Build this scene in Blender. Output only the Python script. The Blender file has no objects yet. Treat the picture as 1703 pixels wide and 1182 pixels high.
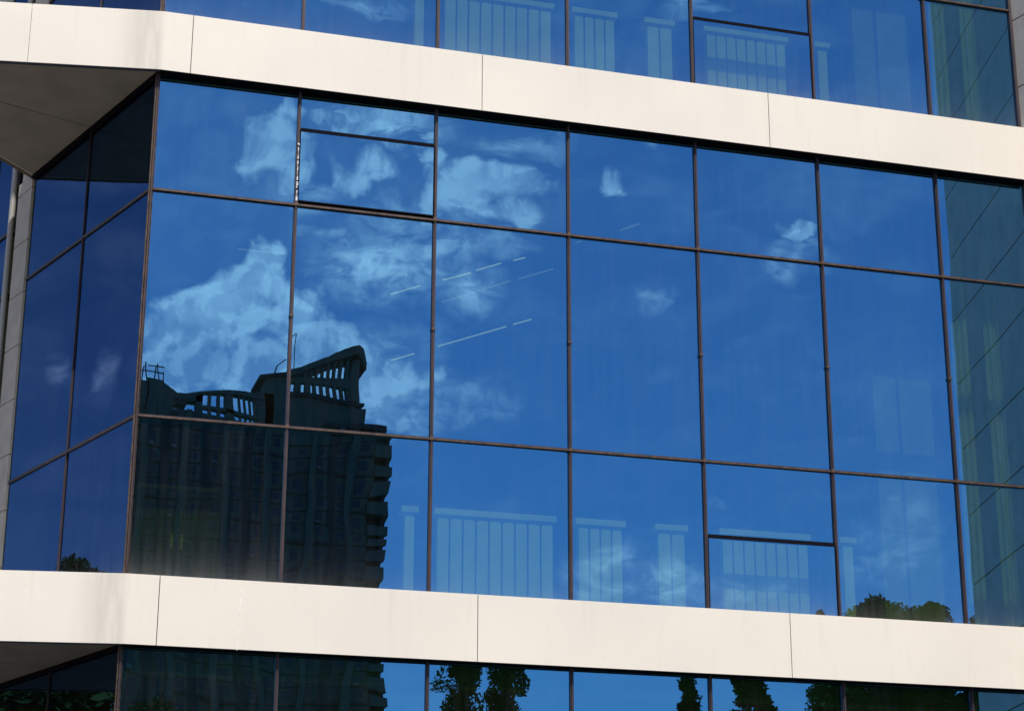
import bpy, math, random
from mathutils import Vector, Matrix
R = math.radians
random.seed(7)
SC = bpy.context.scene
COL = SC.collection
S = 1.08            # metres per glazing bay; the building is laid out in bays

# ------------------------------------------------------------------ camera
cam_d = bpy.data.cameras.new('camera'); cam = bpy.data.objects.new('camera', cam_d); COL.objects.link(cam)
SC.camera = cam
yaw, pitch, roll = 0.2812703, 0.3193068, 0.0029238
f = Vector((math.sin(yaw)*math.cos(pitch), math.cos(yaw)*math.cos(pitch), math.sin(pitch)))
rt = Vector((math.cos(yaw), -math.sin(yaw), 0)); up = rt.cross(f)
r2 = rt*math.cos(roll)+up*math.sin(roll); u2 = -rt*math.sin(roll)+up*math.cos(roll)
M = Matrix((r2, u2, -f)).transposed().to_4x4()
M.translation = Vector((-1.0662, -12.6113, -3.6827))*S
cam.matrix_world = M
cam_d.sensor_width = 36; cam_d.lens = 3263.57/1703*36
cam_d.clip_start = .05; cam_d.clip_end = 5000

# ------------------------------------------------------------------ sun and sky
SUN = Vector((.05, -.894, 1.55)).normalized()
sl = bpy.data.lights.new('sun', 'SUN'); sl.energy = 4.2; sl.angle = R(.5); sl.color = (1, .93, .84)
so = bpy.data.objects.new('sun', sl); COL.objects.link(so)
so.rotation_euler = SUN.to_track_quat('Z', 'Y').to_euler()
SC.view_settings.view_transform = 'Standard'; SC.view_settings.look = 'None'
SC.view_settings.exposure = 0.30; SC.view_settings.gamma = 1
W = bpy.data.worlds.new('World'); SC.world = W; W.use_nodes = True
NT = W.node_tree; NT.nodes.clear()

class NB:
    """small node-building helper"""
    def __init__(s, nt): s.nt = nt
    def n(s, t, **k):
        o = s.nt.nodes.new(t)
        for a, b in k.items(): setattr(o, a, b)
        return o
    def put(s, sock, v):
        if isinstance(v, bpy.types.NodeSocket): s.nt.links.new(v, sock)
        elif v is not None: sock.default_value = v
    def m(s, op, a, b=None, c=None, clamp=False):
        o = s.n('ShaderNodeMath', operation=op, use_clamp=clamp)
        for i, v in enumerate((a, b, c)):
            if v is not None: s.put(o.inputs[i], v)
        return o.outputs[0]
    def vm(s, op, a, b=None, out=0):
        o = s.n('ShaderNodeVectorMath', operation=op)
        s.put(o.inputs[0], a)
        if b is not None: s.put(o.inputs[1], b)
        return o.outputs[out]
    def mix(s, fac, a, b):
        o = s.n('ShaderNodeMix', data_type='RGBA')
        s.put(o.inputs[0], fac); s.put(o.inputs[6], a); s.put(o.inputs[7], b)
        return o.outputs[2]
    def noise(s, vec, scale, detail=4, rough=.55, dist=0, dim='3D'):
        o = s.n('ShaderNodeTexNoise', noise_dimensions=dim)
        s.put(o.inputs['Vector'], vec); s.put(o.inputs['Scale'], scale)
        s.put(o.inputs['Detail'], detail); s.put(o.inputs['Roughness'], rough); s.put(o.inputs['Distortion'], dist)
        return o
    def ss(s, v, a, b, c=0, d=1):
        o = s.n('ShaderNodeMapRange', interpolation_type='SMOOTHSTEP')
        s.put(o.inputs[0], v)
        for i, x in enumerate((a, b, c, d)): s.put(o.inputs[i+1], x)
        return o.outputs[0]

nb = NB(NT)
sky = nb.n('ShaderNodeTexSky', sky_type='NISHITA', sun_disc=False)
sky.sun_elevation = math.asin(SUN.z); sky.sun_rotation = math.atan2(SUN.x, SUN.y)
sky.altitude = 50; sky.air_density = 1.0; sky.dust_density = .35; sky.ozone_density = 3.0
geo = nb.n('ShaderNodeTexCoord')
dv = nb.vm('NORMALIZE', geo.outputs['Generated'])
sx = nb.n('ShaderNodeSeparateXYZ'); NT.links.new(dv, sx.inputs[0])
az = nb.m('MULTIPLY', nb.m('ARCTAN2', sx.outputs[0], nb.m('MULTIPLY', sx.outputs[1], -1)), 180/math.pi)
el = nb.m('MULTIPLY', nb.m('ARCSINE', sx.outputs[2]), 180/math.pi)
cb = nb.n('ShaderNodeCombineXYZ'); NT.links.new(az, cb.inputs[0]); NT.links.new(el, cb.inputs[1])
AE = cb.outputs[0]
wn = nb.noise(AE, .8, 3, .55)
warp = nb.vm('SCALE', nb.vm('SUBTRACT', wn.outputs['Color'], (.5, .5, .5)))
warp.node.inputs['Scale'].default_value = 1.3
P = nb.vm('ADD', AE, warp)
def blobs(L, vec, inner, outer):
    acc = None
    for (a, e, ra, re, w) in L:
        d = nb.vm('LENGTH', nb.vm('MULTIPLY', nb.vm('SUBTRACT', vec, (a, e, 0)), (1/ra, 1/re, 0)), out=1)
        g = nb.m('MULTIPLY', nb.ss(d, outer, inner), w)
        acc = g if acc is None else nb.m('MAXIMUM', acc, g)
    return acc
# heaped clouds with crisp billowing edges: (azimuth from the south, elevation, half width, half height, weight), degrees
CU = [(7.3,19.3,1.5,1.55,1),(6.1,18.2,1.5,1.7,1),(8.3,20.4,1.0,1.15,1),(5.2,17.6,.8,1.5,1),(9.5,19.1,1.3,1.15,1),(10.9,18.3,1.3,1.1,.95),
 (9.3,17.3,2.4,1.5,1),(12.4,17.5,1.5,1.0,.85),]
CS = [(8.4,24.1,1.0,1.05,.95),(9.0,25.0,.45,.5,.85),(14.5,23.0,1.15,.9,.85),(15.9,22.4,.9,.55,.85),(13.7,23.9,.6,.5,.7),
 (11.4,23.5,1.5,.6,.75),(24.95,21.6,.75,.42,.85),(19.2,23.3,.55,.38,.62),(15.2,23.2,1.6,.8,.8),(-38,22,9,4,.9),(-70,14,14,4,.9),(60,16,12,5,.9),(75,32,12,6,.7),(-100,30,9,5,.7),(110,18,16,5,.9),(-165,24,14,6,.7)]
# thin veils, drawn out sideways
WI = [(12.4,24.9,2.0,.8,.85),(10.4,25.0,1.2,.5,.8),(12.2,20.9,2.4,1.1,.9),(13.8,21.4,1.6,.6,.7),(14.8,20.2,1.3,.8,.7),(15.4,21.4,1.6,.4,.4),(11.0,21.7,1.8,.35,.5),(14.8,16.8,1.8,.9,.55),(11.6,16.9,2.2,1.2,.75),(13.2,22.2,2.4,.8,.5),(9.6,22.9,1.6,.6,.4),
 (12.6,16.8,2.0,1.4,.8),(12.6,18.6,1.6,1.0,.45),(16.3,24.6,2.0,.5,.4),(20.3,24.4,.35,.4,.5),(24.9,20.8,1.1,.5,.55),(20.65,20.0,.6,.3,.55),(22.1,28.1,1.1,.3,.5),
 (11.5,28.2,1.8,.4,.45),(19.3,12.0,1.3,.9,.9),(20.6,11.7,1.5,.8,.85),(22.8,11.2,2.0,.5,.6),(27.2,12.2,1.6,1.0,.5),(28.0,13.2,1.0,.8,.35),(18.2,11.2,1.6,.4,.5),
 (22.4,13.9,.35,.15,.35),(-138.85,17.3,.38,.7,.55),(-137.45,17.3,.42,.8,.5)]
f1 = nb.noise(AE, .95, 9, .56, .1).outputs[0]
f2 = nb.noise(nb.vm('MULTIPLY', AE, (1.0, 1.9, 1)), 1.0, 8, .62, .9).outputs[0]
b1 = blobs(CU, P, .15, 1.5); b2 = blobs(CS, P, .1, 1.6)
fz = nb.m('SUBTRACT', f1, .5)
cu = nb.m('MULTIPLY', nb.ss(nb.m('ADD', b1, nb.m('MULTIPLY', fz, 1.35)), .14, .72), nb.ss(b1, .02, .3))
cs = nb.m('MULTIPLY', nb.ss(nb.m('ADD', b2, nb.m('MULTIPLY', fz, 1.7)), .06, .80), nb.ss(b2, .02, .45, 0, .78))
cu = nb.m('MAXIMUM', cu, cs)
wi = nb.m('MULTIPLY', blobs(WI, P, .1, 1.35), nb.ss(f2, .28, .62, .2, 1.1))
haz = nb.ss(nb.noise(nb.vm('MULTIPLY', AE, (.5, 1.1, 1)), .5, 5, .55, .5).outputs[0], .38, .72, 0, .10)
vd = nb.vm('LENGTH', nb.vm('MULTIPLY', nb.vm('SUBTRACT', P, (8, 24.5, 0)), (1/8, 1/5, 0)), out=1)
veil = nb.m('MULTIPLY', nb.ss(vd, 1.6, .3), nb.ss(wn.outputs[0], .3, .7, .05, .11))
cover = nb.m('MAXIMUM', nb.m('MAXIMUM', nb.m('MULTIPLY', cu, .93), wi), nb.m('MAXIMUM', veil, haz))
# lit tops and grey bases: compare the billows with a copy looked up towards the sun
sh = nb.noise(nb.vm('ADD', AE, (-.2, .3, 0)), .95, 5, .5, .1).outputs[0]
sd = nb.ss(nb.m('SUBTRACT', f1, sh), -.09, .10)
low = nb.noise(P, .55, 3, .5).outputs[0]
lit = nb.m('MULTIPLY', nb.m('ADD', nb.m('MULTIPLY', sd, .45), nb.m('ADD', nb.ss(low, .40, .66, 0, .35), nb.ss(el, 17.2, 21.5, -.12, .42))), 1.0, clamp=True)
ccol = nb.mix(lit, (.62, .58, .70, 1), (1.95, 1.38, 1.17, 1))
bg = nb.n('ShaderNodeBackground'); bg.inputs[1].default_value = .085
cbg = nb.n('ShaderNodeBackground'); cbg.inputs[1].default_value = 1.0
NT.links.new(sky.outputs[0], bg.inputs[0]); NT.links.new(ccol, cbg.inputs[0])
ms = nb.n('ShaderNodeMixShader'); wo = nb.n('ShaderNodeOutputWorld')
NT.links.new(nb.m('MULTIPLY', cover, 1.0, clamp=True), ms.inputs[0]); NT.links.new(bg.outputs[0], ms.inputs[1]); NT.links.new(cbg.outputs[0], ms.inputs[2])
NT.links.new(ms.outputs[0], wo.inputs[0])

# ------------------------------------------------------------------ materials
def mat(name):
    m = bpy.data.materials.new(name); m.use_nodes = True; m.node_tree.nodes.clear()
    return m, NB(m.node_tree)
def princ(name, c1, c2=None, scale=6, rough=.6, metal=0, spec=.5, bump=0, stretch=None, detail=5, lo=.35, hi=.7, emit=None):
    m, b = mat(name)
    p = b.n('ShaderNodeBsdfPrincipled'); o = b.n('ShaderNodeOutputMaterial'); b.nt.links.new(p.outputs[0], o.inputs[0])
    tc = b.n('ShaderNodeTexCoord'); v = tc.outputs['Object']
    if stretch: v = b.vm('MULTIPLY', v, stretch)
    if c2:
        nz = b.noise(v, scale, detail, .6)
        b.put(p.inputs['Base Color'], b.mix(b.ss(nz.outputs[0], lo, hi), (*c1, 1), (*c2, 1)))
        if bump:
            bp = b.n('ShaderNodeBump'); bp.inputs['Strength'].default_value = bump; bp.inputs['Distance'].default_value = .01
            b.put(bp.inputs['Height'], nz.outputs[0]); b.put(p.inputs['Normal'], bp.outputs[0])
    else: p.inputs['Base Color'].default_value = (*c1, 1)
    p.inputs['Roughness'].default_value = rough; p.inputs['Metallic'].default_value = metal
    p.inputs['Specular IOR Level'].default_value = spec
    if emit:
        p.inputs['Emission Color'].default_value = (*emit[0], 1); p.inputs['Emission Strength'].default_value = emit[1]
    return m

def panel_material():
    m, b = mat('cream_panel')
    p = b.n('ShaderNodeBsdfPrincipled'); o = b.n('ShaderNodeOutputMaterial'); b.nt.links.new(p.outputs[0], o.inputs[0])
    tc = b.n('ShaderNodeTexCoord'); v = tc.outputs['Object']
    big = b.noise(v, .9, 4, .5).outputs[0]
    c = b.mix(b.ss(big, .3, .7), (.88, .82, .725, 1), (.815, .765, .68, 1))
    # rain streaks: narrow in x and y, long in z
    st = b.noise(b.vm('MULTIPLY', v, (9, 9, .7)), 1.6, 5, .65).outputs[0]
    c = b.mix(b.m('MULTIPLY', b.ss(st, .55, .82), .22), c, (.50, .46, .39, 1))
    # grey grime that gathers beside the building's corner, left of x = 0
    sp = b.n('ShaderNodeSeparateXYZ'); b.nt.links.new(v, sp.inputs[0])
    gx = b.m('MULTIPLY', b.ss(sp.outputs[0], -.42, -.06), b.ss(sp.outputs[0], .03, -.035))
    gn = b.noise(b.vm('MULTIPLY', v, (14, 6, 1.6)), 1, 4, .6).outputs[0]
    c = b.mix(b.m('MULTIPLY', gx, b.ss(gn, .25, .7, .14, .55)), c, (.46, .43, .37, 1))
    fl = b.noise(v, 45, 3, .6).outputs[0]
    c = b.mix(b.m('MULTIPLY', b.ss(fl, .66, .74), .25), c, (.45, .40, .34, 1))
    b.put(p.inputs['Base Color'], c)
    p.inputs['Roughness'].default_value = .36; p.inputs['Metallic'].default_value = .04
    p.inputs['Specular IOR Level'].default_value = .55
    bp = b.n('ShaderNodeBump'); bp.inputs['Strength'].default_value = .12; bp.inputs['Distance'].default_value = .01
    b.put(bp.inputs['Height'], b.noise(v, 2.2, 2, .5).outputs[0]); b.put(p.inputs['Normal'], bp.outputs[0])
    return m

def glass_material(name='blue_mirror_glass', coat=(.080, .277, .535), body=(.205, .285, .12)):
    """blue solar-control glass: tinted mirror coating over green-tinted glass, dusty near the lower edge"""
    m, b = mat(name)
    o = b.n('ShaderNodeOutputMaterial')
    gl = b.n('ShaderNodeBsdfGlossy'); gl.inputs['Roughness'].default_value = 0
    gl.inputs['Color'].default_value = (*coat, 1)
    tr = b.n('ShaderNodeBsdfTransparent'); tr.inputs['Color'].default_value = (*body, 1)
    ad = b.n('ShaderNodeAddShader'); b.nt.links.new(gl.outputs[0], ad.inputs[0]); b.nt.links.new(tr.outputs[0], ad.inputs[1])
    uv = b.n('ShaderNodeTexCoord'); sp = b.n('ShaderNodeSeparateXYZ'); b.nt.links.new(uv.outputs['UV'], sp.inputs[0])
    ob = uv.outputs['Object']
    nz = b.noise(b.vm('MULTIPLY', ob, (5, 5, .35)), 3, 4, .6).outputs[0]
    low = b.m('POWER', b.m('SUBTRACT', 1, sp.outputs[1], clamp=True), 8)
    dust = b.m('ADD', b.m('MULTIPLY', low, b.ss(nz, .2, .8, .055, .12)), b.m('MULTIPLY', b.ss(nz, .3, .85), .015))
    oi = b.n('ShaderNodeObjectInfo')
    dust = b.m('MULTIPLY', dust, b.ss(oi.outputs['Random'], 0, 1, .55, 1.5))
    # uv.y = 1 on panes that do not stand on a sill
    df = b.n('ShaderNodeBsdfDiffuse'); df.inputs['Color'].default_value = (.45, .46, .46, 1)
    mx = b.n('ShaderNodeMixShader'); b.put(mx.inputs[0], dust)
    b.nt.links.new(ad.outputs[0], mx.inputs[1]); b.nt.links.new(df.outputs[0], mx.inputs[2])
    b.nt.links.new(mx.outputs[0], o.inputs[0])
    return m

MT = dict(
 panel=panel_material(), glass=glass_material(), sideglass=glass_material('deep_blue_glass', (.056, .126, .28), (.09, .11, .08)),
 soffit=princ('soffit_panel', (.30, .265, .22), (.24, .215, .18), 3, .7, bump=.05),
 stone=princ('grey_stone', (.56, .50, .45), (.45, .41, .37), 5, .7, bump=.1),
 frame=princ('bronze_frame', (.068, .044, .048), (.034, .026, .036), 14, .5, .2, stretch=(1, 1, .3)),
 capm=princ('worn_bronze_cap', (.15, .095, .065), (.06, .042, .038), 18, .45, .35),
 dark=princ('dark_gasket', (.008, .008, .012), rough=.9, spec=.05),
 trim=princ('dark_blue_trim', (.03, .035, .06), rough=.5),
 brown=princ('brown_trim', (.16, .10, .06), rough=.6),
 steel=princ('grey_steel', (.40, .39, .38), rough=.45, metal=.3),
 white=princ('white_enamel', (.74, .74, .62), (.62, .62, .52), 3, .5),
 drip=princ('white_paint', (.88, .88, .85), rough=.5),
 foil=princ('bright_tape', (.85, .85, .88), (.12, .1, .1), 40, .3, .3, lo=.5, hi=.56),
 slab=princ('concrete_slab', (.30, .29, .27), (.24, .23, .22), 2, .85),
 ceil=princ('ceiling_tile', (.28, .29, .28), (.24, .25, .24), 3, .9),
 inwall=princ('inner_wall', (.13, .15, .13), (.09, .11, .10), 1.2, .9),
 column=princ('column_plaster', (.27, .28, .25), (.22, .23, .2), 2, .85),
 curtain=princ('pale_green_curtain', (.38, .42, .30), (.34, .38, .27), 3, .95, stretch=(3, 3, .4)),
 cabinet=princ('cabinet', (.05, .055, .04), (.04, .045, .033), 3, .7),
 lamp=princ('lit_tube', (.8, .8, .8), rough=.5, emit=((.86, .94, 1.0), .5)),
 lampfaint=princ('faint_tube', (.8, .8, .8), rough=.5, emit=((.86, .94, 1.0), .15)),  # fainter rows: a weak glow is put into the material
 ground=princ('paving', (.13, .125, .115), (.085, .085, .08), .35, .9),
 lawn=princ('lawn', (.03, .06, .018), (.05, .08, .025), 1.5, .95),
 bounce_brown=princ('bounce_brown', (.06, .052, .042), (.035, .03, .024), 3, .95),  # dark brown of the sheet added to weaken bounce light
 bark=princ('bark', (.07, .05, .035), (.04, .03, .02), 8, .9),
 tower=princ('tower_render', (.13, .14, .10), (.095, .105, .08), .12, .85, detail=6),
 towerd=princ('tower_dark', (.05, .055, .05), (.035, .04, .037), .3, .8),
 towerp=princ('tower_pale', (.20, .21, .18), (.15, .16, .14), .6, .8),
 towerw=princ('tower_window', (.02, .025, .03), rough=.25),
)
def leafmat(name, a, bb):
    m, b = mat(name); p = b.n('ShaderNodeBsdfPrincipled'); o = b.n('ShaderNodeOutputMaterial'); b.nt.links.new(p.outputs[0], o.inputs[0])
    g = b.n('ShaderNodeNewGeometry')
    b.put(p.inputs['Base Color'], b.mix(g.outputs['Random Per Island'], (*a, 1), (*bb, 1)))
    p.inputs['Roughness'].default_value = .95; p.inputs['Specular IOR Level'].default_value = .1
    return m
LEAF = [leafmat('dark_leaves', (.025, .05, .012), (.06, .10, .025)), leafmat('willow_leaves', (.02, .06, .014), (.045, .10, .026))]

# ------------------------------------------------------------------ mesh helpers
def link(name, me, parent=None, loc=(0, 0, 0)):
    o = bpy.data.objects.new(name, me); COL.objects.link(o); o.location = loc
    if parent is not None: o.parent = parent
    return o
def empty(name, loc=(0, 0, 0)):
    o = bpy.data.objects.new(name, None); COL.objects.link(o); o.location = loc; o.empty_display_size = .3
    return o
def tag(o, label=None, cat=None, group=None, kind=None):
    for k, v in (('label', label), ('category', cat), ('group', group), ('kind', kind)):
        if v: o[k] = v
    return o
class MB:
    def __init__(s): s.v = []; s.f = []
    def box(s, x0, x1, y0, y1, z0, z1, T=None):
        n = len(s.v)
        for x, y, z in ((x0,y0,z0),(x1,y0,z0),(x1,y1,z0),(x0,y1,z0),(x0,y0,z1),(x1,y0,z1),(x1,y1,z1),(x0,y1,z1)):
            p = Vector((x, y, z)); s.v.append(T(p) if T else p)
        s.f += [tuple(n+i for i in q) for q in ((0,3,2,1),(4,5,6,7),(0,1,5,4),(1,2,6,5),(2,3,7,6),(3,0,4,7))]
        return s
    def prism(s, pts, z0, z1, T=None):
        n = len(s.v); k = len(pts)
        for z in (z0, z1):
            for x, y in pts:
                p = Vector((x, y, z)); s.v.append(T(p) if T else p)
        s.f.append(tuple(range(n+k-1, n-1, -1))); s.f.append(tuple(range(n+k, n+2*k)))
        for i in range(k):
            j = (i+1) % k; s.f.append((n+i, n+j, n+k+j, n+k+i))
        return s
    def tube(s, pts, r, seg=8):
        for a, b in zip(pts[:-1], pts[1:]):
            ra, rb = (r, r) if not isinstance(r, (list, tuple)) else (r[pts.index(a)], r[pts.index(b)])
            a, b = Vector(a), Vector(b); d = (b-a).normalized()
            q = d.orthogonal().normalized(); w = d.cross(q); n = len(s.v)
            for c, rr in ((a, ra), (b, rb)):
                for i in range(seg):
                    t = 2*math.pi*i/seg; s.v.append(c+(q*math.cos(t)+w*math.sin(t))*rr)
            for i in range(seg):
                j = (i+1) % seg; s.f.append((n+i, n+j, n+seg+j, n+seg+i))
            s.f.append(tuple(range(n+seg-1, n-1, -1))); s.f.append(tuple(range(n+seg, n+2*seg)))
        return s
    def build(s, name, m, parent=None, k=S, origin=None, bevel=0):
        """coordinates are scaled by k; the object's origin is put at its own centre"""
        vs = [v*k for v in s.v]
        if origin is None:
            lo = Vector([min(v[i] for v in vs) for i in range(3)]); hi = Vector([max(v[i] for v in vs) for i in range(3)])
            origin = (lo+hi)/2; origin.z = lo.z
        origin = Vector(origin)
        pl = abs_loc(parent)
        me = bpy.data.meshes.new(name); me.from_pydata([v-origin for v in vs], [], s.f); me.update()
        me.materials.append(MT[m] if isinstance(m, str) else m)
        o = link(name, me, parent, origin-pl)
        ABS[o.name] = origin
        if bevel:
            bv = o.modifiers.new('bevel', 'BEVEL'); bv.width = bevel; bv.segments = 2; bv.limit_method = 'ANGLE'
        return o
ABS = {}
def abs_loc(o): return Vector((0, 0, 0)) if o is None else ABS.get(o.name, Vector(o.location))

# frames: main facade (s = x, out = -y) and the splayed side wall behind the corner
g = Vector((-.33115857, .94357512, 0)); gn = Vector((-.94357512, -.33115857, 0))   # along, outward
def F_main(p): return Vector((p.x, -p.y, p.z))               # (s, out, z)
def F_side(p): return g*p.x+gn*p.y+Vector((0, 0, p.z))

# ------------------------------------------------------------------ ground
gz = -5.577
def sheet(name, pts, z, m):
    b = MB(); b.v = [Vector((x, y, z)) for x, y in pts]; b.f = [tuple(range(len(pts)))]
    return tag(b.build(name, m, None, 1, (0, 0, 0)), kind='structure')
sheet('ground', [(-1500, -1500), (1500, -1500), (1500, 1500), (-1500, 1500)], gz, 'ground')
sheet('dark_bounce_sheet', [(-12, -8), (11, -8), (11, 1.2), (-12, 1.2)], gz+.004, 'bounce_brown')  # unseen dark sheet, added to weaken and warm the bounce onto the soffits
sheet('lawn', [(-60, -75), (70, -75), (70, -32), (-60, -32)], gz+.004, 'lawn')

# ------------------------------------------------------------------ office building
B = empty('office_building', Vector((3, 0, gz))); ABS[B.name] = Vector((3, 0, gz))
tag(B, 'modern office block with cream panel bands and blue mirror glass curtain wall', 'building')
PITCH = 4.005                      # storey height in bays
zT, zU, zL, zB = 2.478, 1.614, 0.0, -1.044
ZT_BAND, OUT = .45, .088           # band height, how far it stands in front of the glass
NBAY = 7; XE = 6.79
wing_x = XE
rnd = random.Random(3)

def pane(frame, s0, s1, z0, z1, parent, out=0., tilt=(0, 0), bow=(0, 0), wave=1., twist=0, sill=False, seed=0, name='glass_pane'):
    """a pane as a fine grid: slightly tilted, bowed and rippled as float glass in a frame is"""
    r = random.Random(seed)
    nx, nz = 26, 34
    w, h = (s1-s0)*S, (z1-z0)*S; c = Vector(((s0+s1)/2, out, (z0+z1)/2))
    ph = [r.uniform(0, 6.28) for _ in range(8)]
    th = R(rnd.uniform(8, 30))
    vs = []
    for j in range(nz+1):
        for i in range(nx+1):
            x = -w/2+w*i/nx; z = -h/2+h*j/nz; X = x/(w/2); Z = z/(h/2)
            d = tilt[0]*x+tilt[1]*z+bow[0]*(1-X*X)+bow[1]*(1-Z*Z)+twist*x*Z*abs(Z)*.5
            d += wave*(.00007*math.sin(2.1*x+9.5*z+ph[0])+.00004*math.sin(6.2*x-15*z+ph[1])+.00009*math.sin(3.3*z+4.4*x+ph[2])
                       +.00003*math.sin(13*x+4*z+ph[3])+.000016*math.sin(26*z+3*x+ph[4]))
            vs.append(frame(Vector((s0, out, z0))+Vector(((x+w/2)/S, d/S, (z+h/2)/S)))*S)
    org = frame(c)*S
    fs = [(j*(nx+1)+i, j*(nx+1)+i+1, (j+1)*(nx+1)+i+1, (j+1)*(nx+1)+i) for j in range(nz) for i in range(nx)]
    me = bpy.data.meshes.new(name); me.from_pydata([v-org for v in vs], [], fs)
    for p in me.polygons: p.use_smooth = True
    uvl = me.uv_layers.new(name='UVMap')
    for p in me.polygons:
        for li in p.loop_indices:
            vi = me.loops[li].vertex_index; i, j = vi % (nx+1), vi//(nx+1)
            uvl.data[li].uv = (i/nx, j/nz*h/1.1 if sill else 1.0)
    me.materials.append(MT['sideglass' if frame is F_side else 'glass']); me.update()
    o = link(name, me, parent, org-abs_loc(parent)); ABS[o.name] = org
    return o

MW = .0115                          # half a mullion's width
def glaze_row(k, frame, edges, k_sash=None, side=False):
    z = k*PITCH
    tops, ups, los, bots = zT+z, zU+z, zL+z, zB-.06+z
    n = len(edges)-1
    for i in range(n):
        s0, s1 = edges[i]+MW-.004, edges[i+1]-MW+.004
        for q, (a, b) in enumerate(((bots, los), (los, ups), (ups, tops))):
            sash = None if side else k_sash.get((i, q))
            key = (k, i, q, side)
            t, bw, tw, wv = TILT.get(key, ((rnd.gauss(0, .0009), rnd.gauss(0, .0008)), (rnd.gauss(0, .0003), rnd.gauss(0, .0003)), rnd.gauss(0, .0012), rnd.uniform(.7, 1.5)))
            seed = hash((k, i, q, int(side))) & 0xffff
            a2, b2 = a+(.012 if q else 0), b-(.012 if q < 2 else -.02)
            if sash is None:
                pane(frame, s0, s1, a2, b2, B, tilt=t, bow=bw, twist=tw, wave=wv, sill=(q == 0), seed=seed)
            else:
                zs = sash+z                            # height of the bar between fixed light and opening light
                hi = (zs+.012, b2) ; lo = (a2+(.0 if q == 0 else .012), zs-.008)
                pane(frame, s0, s1, hi[0], hi[1], B, tilt=t, bow=bw, twist=tw, wave=wv, seed=seed)
                t2 = (t[0]-.0004, t[1]+.0006)
                win = MB(); e = .009
                z1 = lo[1]; z0 = lo[0] if q else bots+.012
                for bx in ((s0, s1, z1-e, z1), (s0, s1, z0, z0+e), (s0, s0+e, z0+e, z1-e), (s1-e, s1, z0+e, z1-e)):
                    win.box(bx[0], bx[1], -.02, .018, bx[2], bx[3], frame)
                w = win.build('opening_window', 'dark', B)
                w['label'] = 'top-hung opening window in a black frame'
                pane(frame, s0+e, s1-e, z0+e, z1-e, w, out=.014, tilt=t2, bow=bw, wave=wv, sill=(q == 0), seed=seed+9)
                MB().box(s0, s1, -.03, .006, z1+.003, zs+.014, frame).build('transom', 'dark', B)
    # mullions, one per joint, with the splice left a little proud
    for i, s in enumerate(edges):
        if s > XE-.01 and not side: continue
        if side and i != 1: continue
        w = MW if not side else MW*.75
        oo = .018 if not side else .004
        mb = MB().box(s-w, s+w, -.05, oo, bots, tops+.02, frame)
        mb.box(s-w*.45, s+w*.45, oo, oo+.008, bots, tops+.01, frame)
        m_ = mb.build('mullion', 'frame', B)
        if not side and i > 0:
            # the bolted splice plate halfway up
            MB().box(s-w*1.05, s+w*1.05, .010, .030, z+.78, z+.80, frame).build('splice_plate', 'capm', m_)
    for i in range(n):
        s0, s1 = edges[i]+(MW if i or side else 0), edges[i+1]-MW
        for zz in (ups, los):
            mb = MB().box(s0, s1, -.05, .012, zz-.011, zz+.009, frame)
            t_ = mb.build('transom', 'frame', B)
            if not side: MB().box(s0, s1, .012, .024, zz-.011, zz-.001, frame).build('cap_strip', 'capm', t_)
    for i in range(1, n):
        for zz in (ups, los):
            s = edges[i]; w = MW if not side else MW*.75
            if not side: MB().box(s-w*1.1, s+w*1.1, .026, .031, zz-.014, zz+.011, frame).build('joint_cover', 'capm', B)

TILT = {(0, 1, 1, False): ((-.0018, -.0008), (.0001, .0001), 0, 1.1), (0, 0, 1, False): ((.0008, .0002), (.0001, .0002), 0, 1.1),
        (0, 1, 0, False): ((.0012, 0), (0, 0), .003, 1.3), (0, 0, 0, False): ((0, 0), (0, 0), .0, .8)}
EDG = [0, 1, 2, 3, 4, 5, 6, XE]
sashes = {0: {(1, 2): 2.19, (4, 0): -.545}, 1: {(4, 0): -.48, (1, 2): 2.19}, -1: {}}
for k in (-1, 0, 1): glaze_row(k, F_main, EDG, sashes[k])
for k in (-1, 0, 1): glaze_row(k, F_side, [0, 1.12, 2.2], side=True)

# corner post, stone strip, downpipe and the next lights of the side wall
for k in (-1, 0, 1):
    z = k*PITCH; bot, top = zB-.06+z, zT+z+.02
    mb = MB().box(-.018, .013, -.018, .02, bot, top)
    mb.build('corner_post', 'capm', B)
    st = MB(); st.box(2.215, 2.475, -.35, -.006, bot-.3, top+.3, F_side)
    zz = z+2.39-.433*9
    while zz < top+.1:
        a, b = max(zz+.004, bot), min(zz+.433-.004, top)
        if b > a: st.box(2.205, 2.48, -.006, .016, a, b, F_side)
        zz += .433
    st.build('stone_strip', 'stone', B)
    for zz in (zU+z, zL+z, 2.15+z):
        MB().box(2.60, 3.04, -.05, .012, zz-.012, zz+.012, F_side).build('transom', 'frame', B)
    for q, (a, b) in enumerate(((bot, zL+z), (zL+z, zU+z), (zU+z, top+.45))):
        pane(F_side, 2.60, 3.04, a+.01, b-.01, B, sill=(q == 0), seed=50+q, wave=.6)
    st = MB(); zz = z+2.39-.433*9
    while zz < top+.45:
        st.box(3.04, 4.6, -.2, .02, zz+.004, zz+.429, F_side); zz += .433
    st.build('stone_wall', 'stone', B)
pts = [F_side(Vector((2.555, .03, zz)))*1 for zz in (-5.1, 6.6)]
MB().tube([tuple(p) for p in pts], .024, 14).build('downpipe', 'steel', B)
MB().box(2.485, 2.60, -.10, -.03, -5.1, 6.9, F_side).build('pipe_recess', 'dark', B)
for zz in (-1.9, .55, 3.1, 5.2):
    MB().box(2.52, 2.59, -.02, .062, zz, zz+.04, F_side).build('pipe_bracket', 'dark', B)

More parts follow.
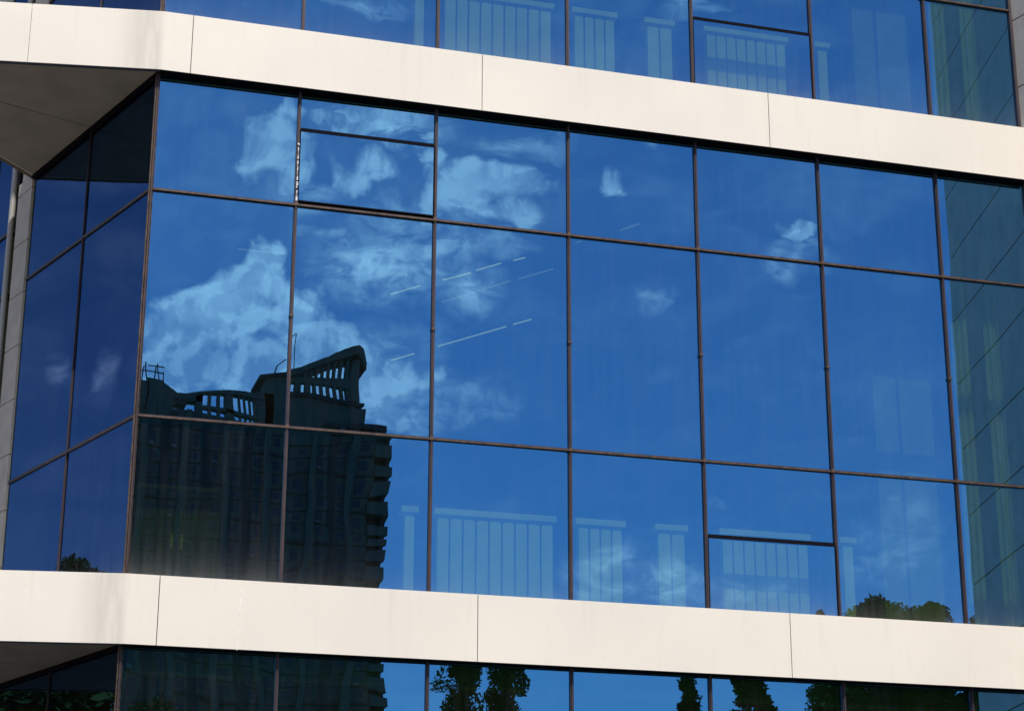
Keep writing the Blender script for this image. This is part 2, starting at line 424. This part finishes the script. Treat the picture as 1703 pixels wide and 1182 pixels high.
# ---- cladding bands.  the band leaves the facade at the corner and runs on as a wedge-shaped prow
apex = Vector((-.735, 2.095)); tipx = -2.25
def left_y(x): return -OUT-.165*x            # x negative: runs away to the back left
tip = Vector((tipx, left_y(tipx)))
inner_dir = (tip-apex)
ZBANDS = [-PITCH+zT, zT, zT+PITCH]
joints = [.21, 2.32, 4.58, XE]
for bi, zb in enumerate(ZBANDS):
    zt = zb+ZT_BAND
    gap = .0026
    # structural core behind the panels
    MB().box(0, XE, -OUT+.03, .35, zb+.012, zt-.012).build('band_core', 'dark', B)
    core = [(0, -OUT+.03), (.0, .35), (apex.x+.12, apex.y-.06), (tip.x+.12, tip.y+.04)]
    MB().prism([(0, -OUT+.03), (.1, .35), (apex.x+.05, apex.y-.02), (tip.x+.09, tip.y+.035)], zb+.02, zt-.012).build('wedge_core', 'dark', B)
    xs = [0]+joints
    for a, b in zip(xs[:-1], xs[1:]):
        aa = a if a == 0 else a+gap
        bb = b-gap if b < XE else b
        if a == 0:      # the first panel folds round the corner up to its joint on the prow
            jx = -.89
            pp = [(bb, -OUT), (bb, -OUT+.028), (0, -OUT+.028), (jx, left_y(jx)+.028), (jx, left_y(jx)), (0, -OUT)]
            MB().prism(pp, zb, zt).build('cladding_panel', 'panel', B, origin=(0, 0, zb*S))
        else:
            MB().box(aa, bb, -OUT, -OUT+.028, zb, zt).build('cladding_panel', 'panel', B, origin=(0, 0, zb*S))
        MB().box(aa, bb, -OUT+.028, .04, zt-.01, zt+.004).build('sill_flashing', 'panel', B, origin=(0, 0, zt*S))
    jx = -.89-gap
    MB().prism([(jx, left_y(jx)), (jx, left_y(jx)+.028), (tip.x, tip.y+.028), (tip.x, tip.y)], zb, zt).build('cladding_panel', 'panel', B, origin=(0, 0, zb*S))
    # the prow's back face and top
    bk = [(tip.x, tip.y+.03), (tip.x+.03, tip.y+.03), (apex.x+.02, apex.y-.02), (apex.x-.015, apex.y)]
    MB().prism(bk, zb, zt).build('cladding_panel', 'panel', B, origin=(0, 0, zb*S))
    MB().prism([(0, -OUT+.03), (0, .0), (apex.x+.03, apex.y-.03), (tip.x+.05, tip.y+.04)], zt-.012, zt+.003).build('prow_top', 'panel', B, origin=(0, 0, zt*S))
    # soffit sheets under the prow, split by one joint
    def fx(s): return (g.x*s, g.y*s)
    ja = Vector((-.372, 1.03)); jd = (Vector((-1.046, .768))-ja).normalized()
    # where the joint meets the prow's front line: left_y
    t = 0
    while (ja+jd*t).y > left_y((ja+jd*t).x)+.035 and t < 4: t += .005
    jb = ja+jd*t; nj = Vector((-jd.y, jd.x))*.0035
    if nj.y > 0: nj = -nj
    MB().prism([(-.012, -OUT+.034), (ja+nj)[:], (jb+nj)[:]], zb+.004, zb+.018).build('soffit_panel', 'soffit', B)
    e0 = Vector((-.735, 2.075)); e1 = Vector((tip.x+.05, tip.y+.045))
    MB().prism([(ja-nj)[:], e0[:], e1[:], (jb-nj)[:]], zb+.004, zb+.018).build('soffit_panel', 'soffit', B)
    dd = (e1-e0).normalized(); nn = Vector((dd.y, -dd.x))
    MB().prism([(e0+dd*0)[:], (e1)[:], (e1+nn*.03)[:], (e0+nn*.03)[:]], zb-.008, zb+.016).build('edge_trim', 'brown', B)
    # dark drip edge along the front and dark head trim over the glass
    MB().prism([(0, -OUT+.005), (0, -OUT+.03), (tip.x+.05, tip.y+.035), (tip.x+.02, tip.y+.005)], zb-.006, zb-.0005).build('drip_edge', 'trim', B)
    MB().box(0, XE, -OUT+.004, -OUT+.02, zb-.007, zb-.0005).build('drip_edge', 'dark', B)
    MB().box(.0, XE, -OUT+.03, .05, zb+.001, zb+.011).build('band_underside', 'dark', B)
    MB().box(.03, 2.2, -.02, .03, zb-.022, zb+.003, F_side).build('head_trim', 'dark', B)
    # thin reddish sill seal under the glass that stands on this band
    MB().box(0, XE, -.012, .012, zt+.004, zt+.012).build('sill_seal', 'brown', B)

# white drip of paint on the lower band
zb = ZBANDS[0]
r = random.Random(5)
mb = MB(); z = zb+.40; x = .735
while z > zb+.01:
    l = r.uniform(.01, .06); w = r.uniform(.0012, .0035)
    mb.box(x-w, x+w, -OUT-.0025, -OUT+.002, z-l, z); z -= l+r.uniform(.002, .03); x -= r.uniform(0, .003)
mb.build('paint_drip', 'drip', B)
# peeling bright tape beside the upper opening window
mb = MB(); z = zU+.02
while z < zU+.46:
    l = r.uniform(.02, .06); w = r.uniform(.003, .007); mb.box(1-w, 1+w, -.032, -.0275, z, z+l); z += l+r.uniform(0, .012)
mb.build('peeling_tape', 'foil', B)

# ---- stone wing that stands forward at the right end, splayed a little to the right
wl = 2.32; wd = Vector((.24, -.97, 0)).normalized(); wn_ = Vector((-.97, -.24, 0)).normalized()
def F_wing(p): return Vector((wing_x, 0, 0))+wd*p.x+wn_*p.y+Vector((0, 0, p.z))
wg = MB(); wg.box(-.05, wl-.02, -1.6, -.03, -5.1, 7.6, F_wing)
zz = 3.316-.594*14
while zz < 7.5:
    a, b = max(zz+.006, -5.1), min(zz+.588, 7.55)
    wg.box(-.03, wl, -.03, 0, a, b, F_wing)
    for xx in (0, .8): wg.box(wl-.02, wl, -.832-xx, -.034-xx, a, b, F_wing)
    zz += .594
wg.build('stone_wing', 'stone', B)
MB().box(7.0, 8.6, .05, 8.7, -5.1, 7.6).build('end_wall', 'stone', B)
MB().box(XE-.020, XE+.002, -.02, .045, -5.05, 6.6).build('wing_seal', 'frame', B)
MB().box(0, 9.2, -.2, 7, 7.6, 7.9).build('parapet', 'panel', B)

# ---- rooms behind the glass
def plan(ins=.0): return [(.02+ins, .045), (XE+.15, .045), (XE+.15, 8.5), (-2.9, 8.5), (F_side(Vector((3.0, -.06-ins, 0))).x, F_side(Vector((3.0, -.06-ins, 0))).y)]
for k in range(-1, 3):
    zf = k*PITCH-1.40
    MB().prism(plan(.03), zf, zf+.25).build('floor_slab', 'slab', B)
    if k < 2:
        MB().prism(plan(.03), zf-.30+PITCH, zf-.02+PITCH).build('ceiling', 'ceil', B)
        # spandrel upstand and inner walls
        MB().box(.03, XE-.01, .06, .10, zf+.25, zf+.33).build('upstand', 'inwall', B)
        z0, z1 = zf+.25, zf-.30+PITCH
        MB().box(-2.6, XE+.2, 7.2, 7.3, z0, z1).build('inner_wall', 'inwall', B)
        MB().box(5.75, 6.25, .75, 1.25, z0, z1).build('column', 'column', B)
MB().box(-3.0, 6.78, 8.5, 8.7, -5.1, 7.5).build('rear_wall', 'stone', B)
sw = [F_side(Vector((4.6, 0, 0))), F_side(Vector((8.95, 0, 0)))]
MB().box(4.6, 8.95, -.2, .02, -5.1, 7.5, F_side).build('stone_wall', 'stone', B)

# ------------------------------------------------------------------ things in the rooms
def radiator(x0, x1, z, label, shelf=True, n=None):
    """column radiator: flat sections with rounded tops, valve and shelf"""
    root = empty('radiator', Vector(((x0+x1)/2*S, .2*S, (z-.62)*S))); ABS[root.name] = Vector(root.location)
    tag(root, label, 'radiator', 'white radiators standing behind the glass')
    n = n or max(1, round((x1-x0)/.0945)); pw = (x1-x0)/n
    mb = MB(); ztop, zbot = z-.065, z-.60
    for i in range(n):
        a = x0+i*pw+.0065; b = x0+(i+1)*pw-.0065
        c = (a+b)/2; h = (b-a)/2; prof = [(a, zbot), (b, zbot)]
        for t in range(9):
            an = math.pi*t/8; prof.append((c+h*math.cos(an)*(1 if abs(math.cos(an)) < .99 else 1), ztop-h*.4+h*.4*math.sin(an)**.6))
        k0 = len(mb.v); m_ = len(prof)
        for y in (.165, .225):
            for (px, pz) in prof: mb.v.append(Vector((px, y, pz)))
        mb.f.append(tuple(range(k0, k0+m_))); mb.f.append(tuple(range(k0+2*m_-1, k0+m_-1, -1)))
        for i2 in range(m_):
            j2 = (i2+1) % m_; mb.f.append((k0+j2, k0+i2, k0+m_+i2, k0+m_+j2))
    mb.build('sections', 'white', root)
    MB().box(x0+.005, x1-.005, .235, .25, zbot+.08, zbot+.12).box(x0+.005, x1-.005, .235, .25, ztop-.12, ztop-.08).build('header_pipe', 'trim', root)
    if shelf: MB().box(x0-.02, x1+.02, .15, .27, z-.042, z).build('shelf', 'white', root)
    return root
for k, nm in ((0, 'middle'), (1, 'upper')):
    z = k*PITCH-.442
    radiator(1.86, 1.94, z, 'single white radiator section at the right end of the second bay, %s floor' % nm, n=1)
    radiator(2.09, 2.93, z, 'longest white radiator with nine sections behind the third bay, %s floor' % nm, n=9)
    radiator(3.11, 3.44, z, 'white radiator with four sections left in the fourth bay, %s floor' % nm, n=4)
    radiator(3.70, 3.91, z, 'narrow white radiator with two sections right in the fourth bay, %s floor' % nm, n=2)
    radiator(4.19, 4.86, z, 'white radiator with eight sections behind the opening window, %s floor' % nm, n=8)
    radiator(5.13, 5.22, z, 'single white radiator section at the left of the sixth bay, %s floor' % nm, n=1)

def ceiling_light(a, b, z, label, lit=True):
    a, b = Vector((*a, z)), Vector((*b, z)); c = (a+b)/2; d = (b-a); L = d.length; d.normalize(); q = Vector((-d.y, d.x, 0))
    root = empty('ceiling_light', c); ABS[root.name] = c
    tag(root, label, 'ceiling light', 'slim lights on the office ceiling')
    T = lambda p: c+d*p.x+q*p.y+Vector((0, 0, p.z))
    MB().box(-L/2, L/2, -.02, .02, .006, .06, T).build('housing', 'ceil', root, 1)
    MB().box(-L/2+.01, L/2-.01, -.006, .006, -.003, .006, T).build('tube', 'lamp' if lit else 'lampfaint', root, 1)
rows = [
 ('first', [((2.61,3.59),(2.83,3.27)),((2.99,3.07),(3.2,2.8)),((3.22,2.74),(3.4,2.48)),((3.48,2.4),(3.57,2.28))], True),
 ('second', [((3.13,3.66),(3.31,3.4)),((3.34,3.34),(3.61,2.9)),((3.66,2.84),(3.9,2.49))], False),
 ('third', [((3.06,5.56),(3.25,5.26)),((3.42,4.97),(3.93,4.16)),((3.97,4.09),(4.11,3.88))], True),
 ('fourth', [((3.88,1.82),(4.02,1.63)),((4.17,1.43),(4.29,1.22))], False)]
ords = ['nearest the corner', 'next along', 'third along', 'farthest from the corner']
for nm, segs, lit in rows:
    for i, (a, b) in enumerate(segs):
        ceiling_light(a, b, 2.44, 'slim ceiling light in the %s slanting row behind the glass, %s' % (nm, ords[i]), lit)
ceiling_light((1.03, 2.82), (1.49, 2.82), 2.44, 'slim ceiling light parallel to the glass in the corner bay', False)

def curtain(x0, x1, y, z0, z1, label):
    mb = MB(); n = 60; k0 = 0
    for j, zz in enumerate((z0, z1)):
        for i in range(n+1):
            t = i/n; mb.v.append(Vector((x0+(x1-x0)*t, y+.012*math.sin(t*(x1-x0)*90)+.006*math.sin(t*31), zz)))
    for i in range(n): mb.f.append((i, i+1, n+2+i, n+1+i))
    o = mb.build('curtain', 'curtain', None)
    sd = o.modifiers.new('thickness', 'SOLIDIFY'); sd.thickness = .004
    tag(o, label, 'curtain', 'curtains behind the glass')
for k, nm in ((0, 'middle'), (1, 'upper')):
    z = k*PITCH
    curtain(6.62, 6.74, .5, z-1.1, z+2.2, 'gathered pale green curtain at the right end, %s floor' % nm)
    curtain(6.33, 6.47, .5, z-1.1, z+2.2, 'thin gathered pale curtain left of the one at the right end, %s floor' % nm)
cb_ = empty('cabinet', Vector((.33*S, .5*S, -1.15*S))); ABS[cb_.name] = Vector(cb_.location)
tag(cb_, 'green cabinet standing in the corner bay behind the dark reflection', 'cabinet')
MB().box(.06, .62, .3, .62, -1.15, -.38).build('case', 'cabinet', cb_)
for x in (.07, .345): 
    dr = MB().box(x, x+.265, .285, .299, -1.12, -.41).build('door', 'cabinet', cb_)
    MB().box(x+(.23 if x < .2 else .02), x+(.245 if x < .2 else .035), .272, .285, -.82, -.72).build('handle', 'steel', dr)

# ------------------------------------------------------------------ apartment tower across the street, seen in the glass
TW = empty('apartment_tower', Vector((42, -312, gz))); ABS[TW.name] = Vector((42, -312, gz))
tag(TW, 'tall apartment tower with colonnaded roof crown seen mirrored in the glass', 'building')
Y0 = -302.4
def tb(name, m, *boxes):
    mb = MB()
    for b in boxes: mb.box(*b)
    return mb.build(name, m, TW, 1)
tb('wall', 'tower', (12, 64.5, Y0-22, Y0, gz, 88.6))
tb('side_bay', 'tower', (64.5, 66.6, Y0-16, Y0-1.5, gz, 88.2))
tb('cornice', 'towerd', (57.5, 68.6, Y0-20, Y0+.8, 88.6, 89.5))
# pilasters, and dark strips on the wall that paint the shade of recesses
for i, x in enumerate((14, 20, 26.5, 33, 40, 47, 53.5, 60.5)):
    tb('pilaster', 'tower', (x, x+1.1, Y0, Y0+.9, gz, 88.6))
for x in (23.4, 29.8, 36.4, 43.6, 57.2):
    tb('recess_shade', 'towerd', (x, x+1.6, Y0-.05, Y0+.12, gz, 88.0))
rt_ = random.Random(11)
wb, gb, bb_, rb = MB(), MB(), MB(), MB()
z = gz+3.0; fl = 0
while z < 87:
    for x in (15.4, 17.8, 21.4, 27.9, 31.6, 34.4, 38.3, 41.5, 45.5, 48.6, 51.4, 55.0, 59.0, 62.2):
        wb.box(x, x+1.25, Y0+.0, Y0+.06, z, z+1.5)
        if rt_.random() < .12: gb.box(x-.05, x+.75, Y0+.06, Y0+.5, z-.6, z-.05)
    rb.box(12.2, 64.4, Y0, Y0+.25, z+2.0, z+2.2)
    # balconies on the right-hand edge
    e = 67.6+rt_.uniform(-.1, .15)
    bb_.box(64.5, e, Y0-7, Y0+.6, z-1.0, z+.95)
    z += 3.0; fl += 1
o = wb.build('windows', 'towerw', TW, 1); o['kind'] = 'stuff'
o = gb.build('air_conditioners', 'towerp', TW, 1); o['kind'] = 'stuff'
rb.build('storey_lines', 'towerd', TW, 1)
o = bb_.build('balconies', 'tower', TW, 1); o['kind'] = 'stuff'
tb('balcony_core', 'towerd', (66.6, 67.3, Y0-6, Y0-.5, gz, 87.8))
# left crown: long parapet frame with open slots under a curved roof line
tb('crown_pier', 'tower', (31.2, 36.0, Y0-3, Y0, 90.6, 92.2), (39.7, 41.0, Y0-3, Y0, 88.6, 93.4), (45.5, 48.4, Y0-6, Y0, 88.6, 94.2), (34.8, 36.0, Y0-3, Y0, 88.6, 92.8))
mb = MB()
for x in (36.9, 38.3): mb.box(x, x+.5, Y0-1.2, Y0-.2, 88.6, 93)
for x in (41.95, 42.95, 43.95, 44.9): mb.box(x, x+.42, Y0-1.2, Y0-.2, 88.6, 93)
mb.box(36, 45.5, Y0-1.6, Y0, 89.5, 90.0)
mb.build('crown_columns', 'tower', TW, 1)
pf = [(30.6, 91.6), (33.5, 92.3), (36.5, 93.1), (40, 93.75), (43.5, 93.9), (47.0, 93.6)]
mb = MB()
for (xa, za), (xb, zb_) in zip(pf[:-1], pf[1:]):
    k0 = len(mb.v); bt = 92.75 if xa > 35 else 91.0
    for (x, zz) in ((xa, min(bt, za-.3)), (xb, min(92.75 if xb > 35 else 91.0, zb_-.3)), (xb, zb_), (xa, za)):
        mb.v.append(Vector((x, Y0+.3, zz)))
    for (x, zz) in ((xa, min(bt, za-.3)), (xb, min(92.75 if xb > 35 else 91.0, zb_-.3)), (xb, zb_), (xa, za)):
        mb.v.append(Vector((x, Y0-2.6, zz)))
    mb.f += [tuple(k0+i for i in q) for q in ((0,1,2,3),(7,6,5,4),(0,4,5,1),(1,5,6,2),(2,6,7,3),(3,7,4,0))]
mb.build('curved_parapet', 'tower', TW, 1)
# left plant room with sloping shoulder
tb('plant_room', 'tower', (18, 26.2, Y0-9, Y0-.5, 88.6, 93.6), (26.0, 28.6, Y0-7, Y0-.5, 88.6, 94.3))
mb = MB(); mb.prism([(28.6, 0), (28.6, 5.4), (32.4, 2.9), (33.0, 1.2), (31.2, 1.6), (30.0, 0.8), (30.4, 0)], 0, 4.5, lambda p: Vector((p.x, Y0-.6-p.z, 88.6+p.y)))
mb.build('sloping_shoulder', 'tower', TW, 1)
# middle block and right crown with swooping roof
tb('crown_block', 'tower', (47.0, 51.0, Y0-8, Y0, 88.6, 96.4), (51.0, 63.4, Y0-8, Y0-.4, 88.6, 94.6))
tb('crown_cornice', 'towerd', (45.8, 51.2, Y0-8.5, Y0+.6, 96.4, 97.0))
tb('crown_band', 'towerd', (50.9, 64.6, Y0-8.3, Y0+.3, 93.6, 94.3))
tb('side_shoulder', 'tower', (62.6, 65.0, Y0-6, Y0-.2, 88.6, 93.0))
mb = MB()
for x in (51.0, 52.6, 54.2): mb.box(x, x+1.0, Y0-1.2, Y0-.2, 94.6, 97.3)
for x in (55.6, 56.9, 58.2, 59.5, 60.7, 61.9): mb.box(x, x+.62, Y0-1.2, Y0-.2, 94.6, 97.0)
mb.box(62.6, 63.9, Y0-6, Y0, 94.6, 102)
mb.box(51, 63.4, Y0-1.6, Y0-.1, 96.8, 98.2)
for x, h_ in ((52.6, 99.0), (53.7, 99.5), (54.8, 100.1), (55.9, 100.6), (57.1, 101.2), (58.3, 101.8), (59.4, 102.2), (60.5, 102.6), (61.6, 102.9)): mb.box(x, x+.55, Y0-1.2, Y0-.2, 98.2, h_)
mb.build('crown_columns', 'tower', TW, 1)
rf = [(50.6, 98.2, 99.2), (53, 98.7, 99.8), (55, 99.7, 100.8), (57.2, 100.8, 101.9), (59.5, 101.8, 102.9), (61.8, 102.5, 103.6), (63.4, 102.8, 104.1), (64.2, 101.6, 103.5), (65.0, 99.8, 101.2)]
mb = MB()
for a, b in zip(rf[:-1], rf[1:]):
    k0 = len(mb.v)
    for y in (Y0+.8, Y0-7):
        for (x, zz) in ((a[0], a[1]), (b[0], b[1]), (b[0], b[2]), (a[0], a[2])): mb.v.append(Vector((x, y, zz)))
    mb.f += [tuple(k0+i for i in q) for q in ((0,1,2,3),(7,6,5,4),(0,4,5,1),(1,5,6,2),(2,6,7,3),(3,7,4,0))]
mb.build('swooping_roof', 'tower', TW, 1)
# masts and aerials
mb = MB()
for x, h, lean in ((25.2, 3.2, .4), (26.1, 4.1, -.3), (27.0, 3.4, .6), (28.0, 3.8, -.2), (28.5, 2.6, .3)):
    mb.tube([(x, Y0-2, 93.4), (x+lean, Y0-2, 93.9+h)], .11, 5)
mb.box(24.6, 28.9, Y0-2.1, Y0-1.9, 96.0, 96.2); mb.box(26.2, 29.1, Y0-2.1, Y0-1.9, 97.2, 97.35)
mb.build('aerial', 'towerd', TW, 1)
mb = MB().tube([(50.4, Y0-2, 97), (50.9, Y0-2, 101), (50.3, Y0-2, 104)], .28, 6).tube([(52.3, Y0-2, 99.4), (52.4, Y0-2, 105.2)], .08, 5).tube([(50.9, Y0-2, 104.2), (52.4, Y0-2, 105.2)], .07, 5)
mb.tube([(48.2, Y0-2, 97), (48.4, Y0-2, 99.4), (49.6, Y0-2, 100.6)], .12, 5)
mb.build('aerial', 'towerd', TW, 1)

# ------------------------------------------------------------------ trees
def tree(x, y, top, rad, label, lm=0, shape='round', n=5000, base=.35, seed=1, leaf=.20):
    r = random.Random(seed); H = top-gz
    root = empty('tree', Vector((x, y, gz))); ABS[root.name] = Vector(root.location)
    tag(root, label, 'tree', 'trees across the street')
    mb = MB(); p = [(x, y, gz)]; rr = [.05*H/2.4]
    for i in range(1, 7):
        p.append((x+r.uniform(-.25, .25)*i/3, y+r.uniform(-.25, .25)*i/3, gz+H*.93*i/6)); rr.append(rr[0]*(1-i/6.6))
    mb.tube(p, rr, 8)
    clumps = []
    nc = {'column': 60, 'dome': 90, 'cone': 70}.get(shape, 34)
    for i in range(nc):
        t = base+(1-base)*((i+.5)/nc)**.85
        if shape == 'cone': w = rad*(1.04-t)/(1-base)*1.1
        elif shape == 'column': w = rad*(.55+.5*math.sin(math.pi*min(1, (t-base)/(1-base)*.9+.1)))
        elif shape == 'dome': q = (t-base)/(1-base); w = rad*math.sqrt(max(.0, 1-q**4))*.85
        elif shape == 'willow': q = (t-base)/(1-base); w = rad*(1-.35*max(0, q-.45)**2/.3)
        else:
            q = (t-base)/(1-base); w = rad*math.sqrt(max(.05, 1-(2*q-.85)**2*.8))
        a = r.uniform(0, 6.283); d = w*math.sqrt(r.uniform(.1, 1))
        c = Vector((x+d*math.cos(a), y+d*math.sin(a), gz+H*min(t, 1)-(.3 if t > .9 else 0)-.12*d))
        cr = r.uniform(.22, .42)*rad*{'dome': .8, 'column': 1.55, 'cone': .85}.get(shape, 1)*(1 if shape != 'cone' else .6+.4*(1-t)/(1-base))
        clumps.append((c, cr))
        hb = max(gz+H*.2, c.z-d*1.1-.5)
        mb.tube([(x, y, hb), tuple((Vector((x, y, hb))+c)/2+Vector((0, 0, .25))), tuple(c)], [rr[0]*.3, rr[0]*.2, rr[0]*.07], 5)
    mb.build('trunk', 'bark', root, 1)
    lb = MB()
    for i in range(n):
        c, cr = clumps[r.randrange(nc)]
        v = Vector((r.gauss(0, 1), r.gauss(0, 1), r.gauss(0, 1))).normalized()*cr*r.uniform(.3, 1.08)**.7
        v.z *= .8
        if shape == 'willow' and r.random() < .55: v.z = -abs(v.z)*r.uniform(1, 3.2)
        q = c+v; a = Vector((r.gauss(0, 1), r.gauss(0, 1), r.gauss(0, .6))).normalized()
        b = a.orthogonal().normalized(); s = leaf*r.uniform(.5, 1.25)
        if shape == 'willow': a = Vector((r.gauss(0, .35), r.gauss(0, .35), -1)).normalized(); b = a.orthogonal().normalized()
        k0 = len(lb.v); la = s*(1.5 if shape == 'willow' else 1)
        lb.v += [q-a*la, q+b*s*.45, q+a*la, q-b*s*.45]; lb.f.append((k0, k0+1, k0+2, k0+3))
    lb.build('crown', LEAF[lm], root, 1)
tree(15.0, -48.6, 8.0, .8, 'left one of the two slim poplars mirrored below the lower band', shape='column', seed=2, n=15000, leaf=.085, base=.2)
tree(16.7, -48.9, 8.2, .7, 'right one of the two slim poplars mirrored below the lower band', shape='column', seed=31, n=14000, leaf=.085, base=.2)
tree(23.1, -48.6, 7.2, 1.3, 'small slim tree mirrored left of the pointed tree', shape='cone', seed=3, n=14000, leaf=.085, base=.2)
tree(25.4, -48.6, 7.5, 2.2, 'pointed dark tree mirrored in the ground floor glass', shape='cone', seed=4, n=26000, leaf=.09)
tree(28.6, -48.6, 6.7, 2.0, 'low rounded tree mirrored beside the big willow', 1, seed=5, n=26000, leaf=.09)
tree(30.9, -50.0, 10.0, 2.0, 'big mounded willow mirrored above the lower band', 1, 'dome', 42000, seed=6, base=.45, leaf=.10)
tree(33.2, -50.2, 10.0, 1.7, 'rounded willow right of the first mounded willow', 1, 'dome', 36000, seed=8, base=.45, leaf=.10)
tree(35.4, -50.0, 9.8, 1.6, 'willow standing before the wing, right of the rounded one', 1, 'dome', 30000, seed=18, base=.45, leaf=.10)
tree(28.75, -49.6, 9.5, .5, 'thin willow left of the big mounded willow', 1, 'dome', 9000, seed=9, base=.3, leaf=.08)
tree(38.0, -50.0, 9.0, 2.8, 'wide tree at the right end of the tree row', 0, seed=10, n=20000, leaf=.12)
tree(5.5, -48.6, 5.0, 2.3, 'low bushy green tree in front of the tower', 1, 'dome', seed=11, n=26000, leaf=.09)
tree(-28.2, 31.6, 8.1, 2.1, 'bushy tree behind the building mirrored in the side glass', 0, seed=12, n=18000, leaf=.11)
tree(-16.5, 20.5, 2.9, 3.4, 'broad dark tree nearest the side glass', 0, seed=21, n=9000)
tree(-20.5, 15.5, 2.7, 3.4, 'broad dark tree farthest from the building corner', 0, seed=22, n=9000)
tree(-12.5, 25.5, 2.8, 3.2, 'broad dark tree close behind the stone wall', 0, seed=23, n=9000)
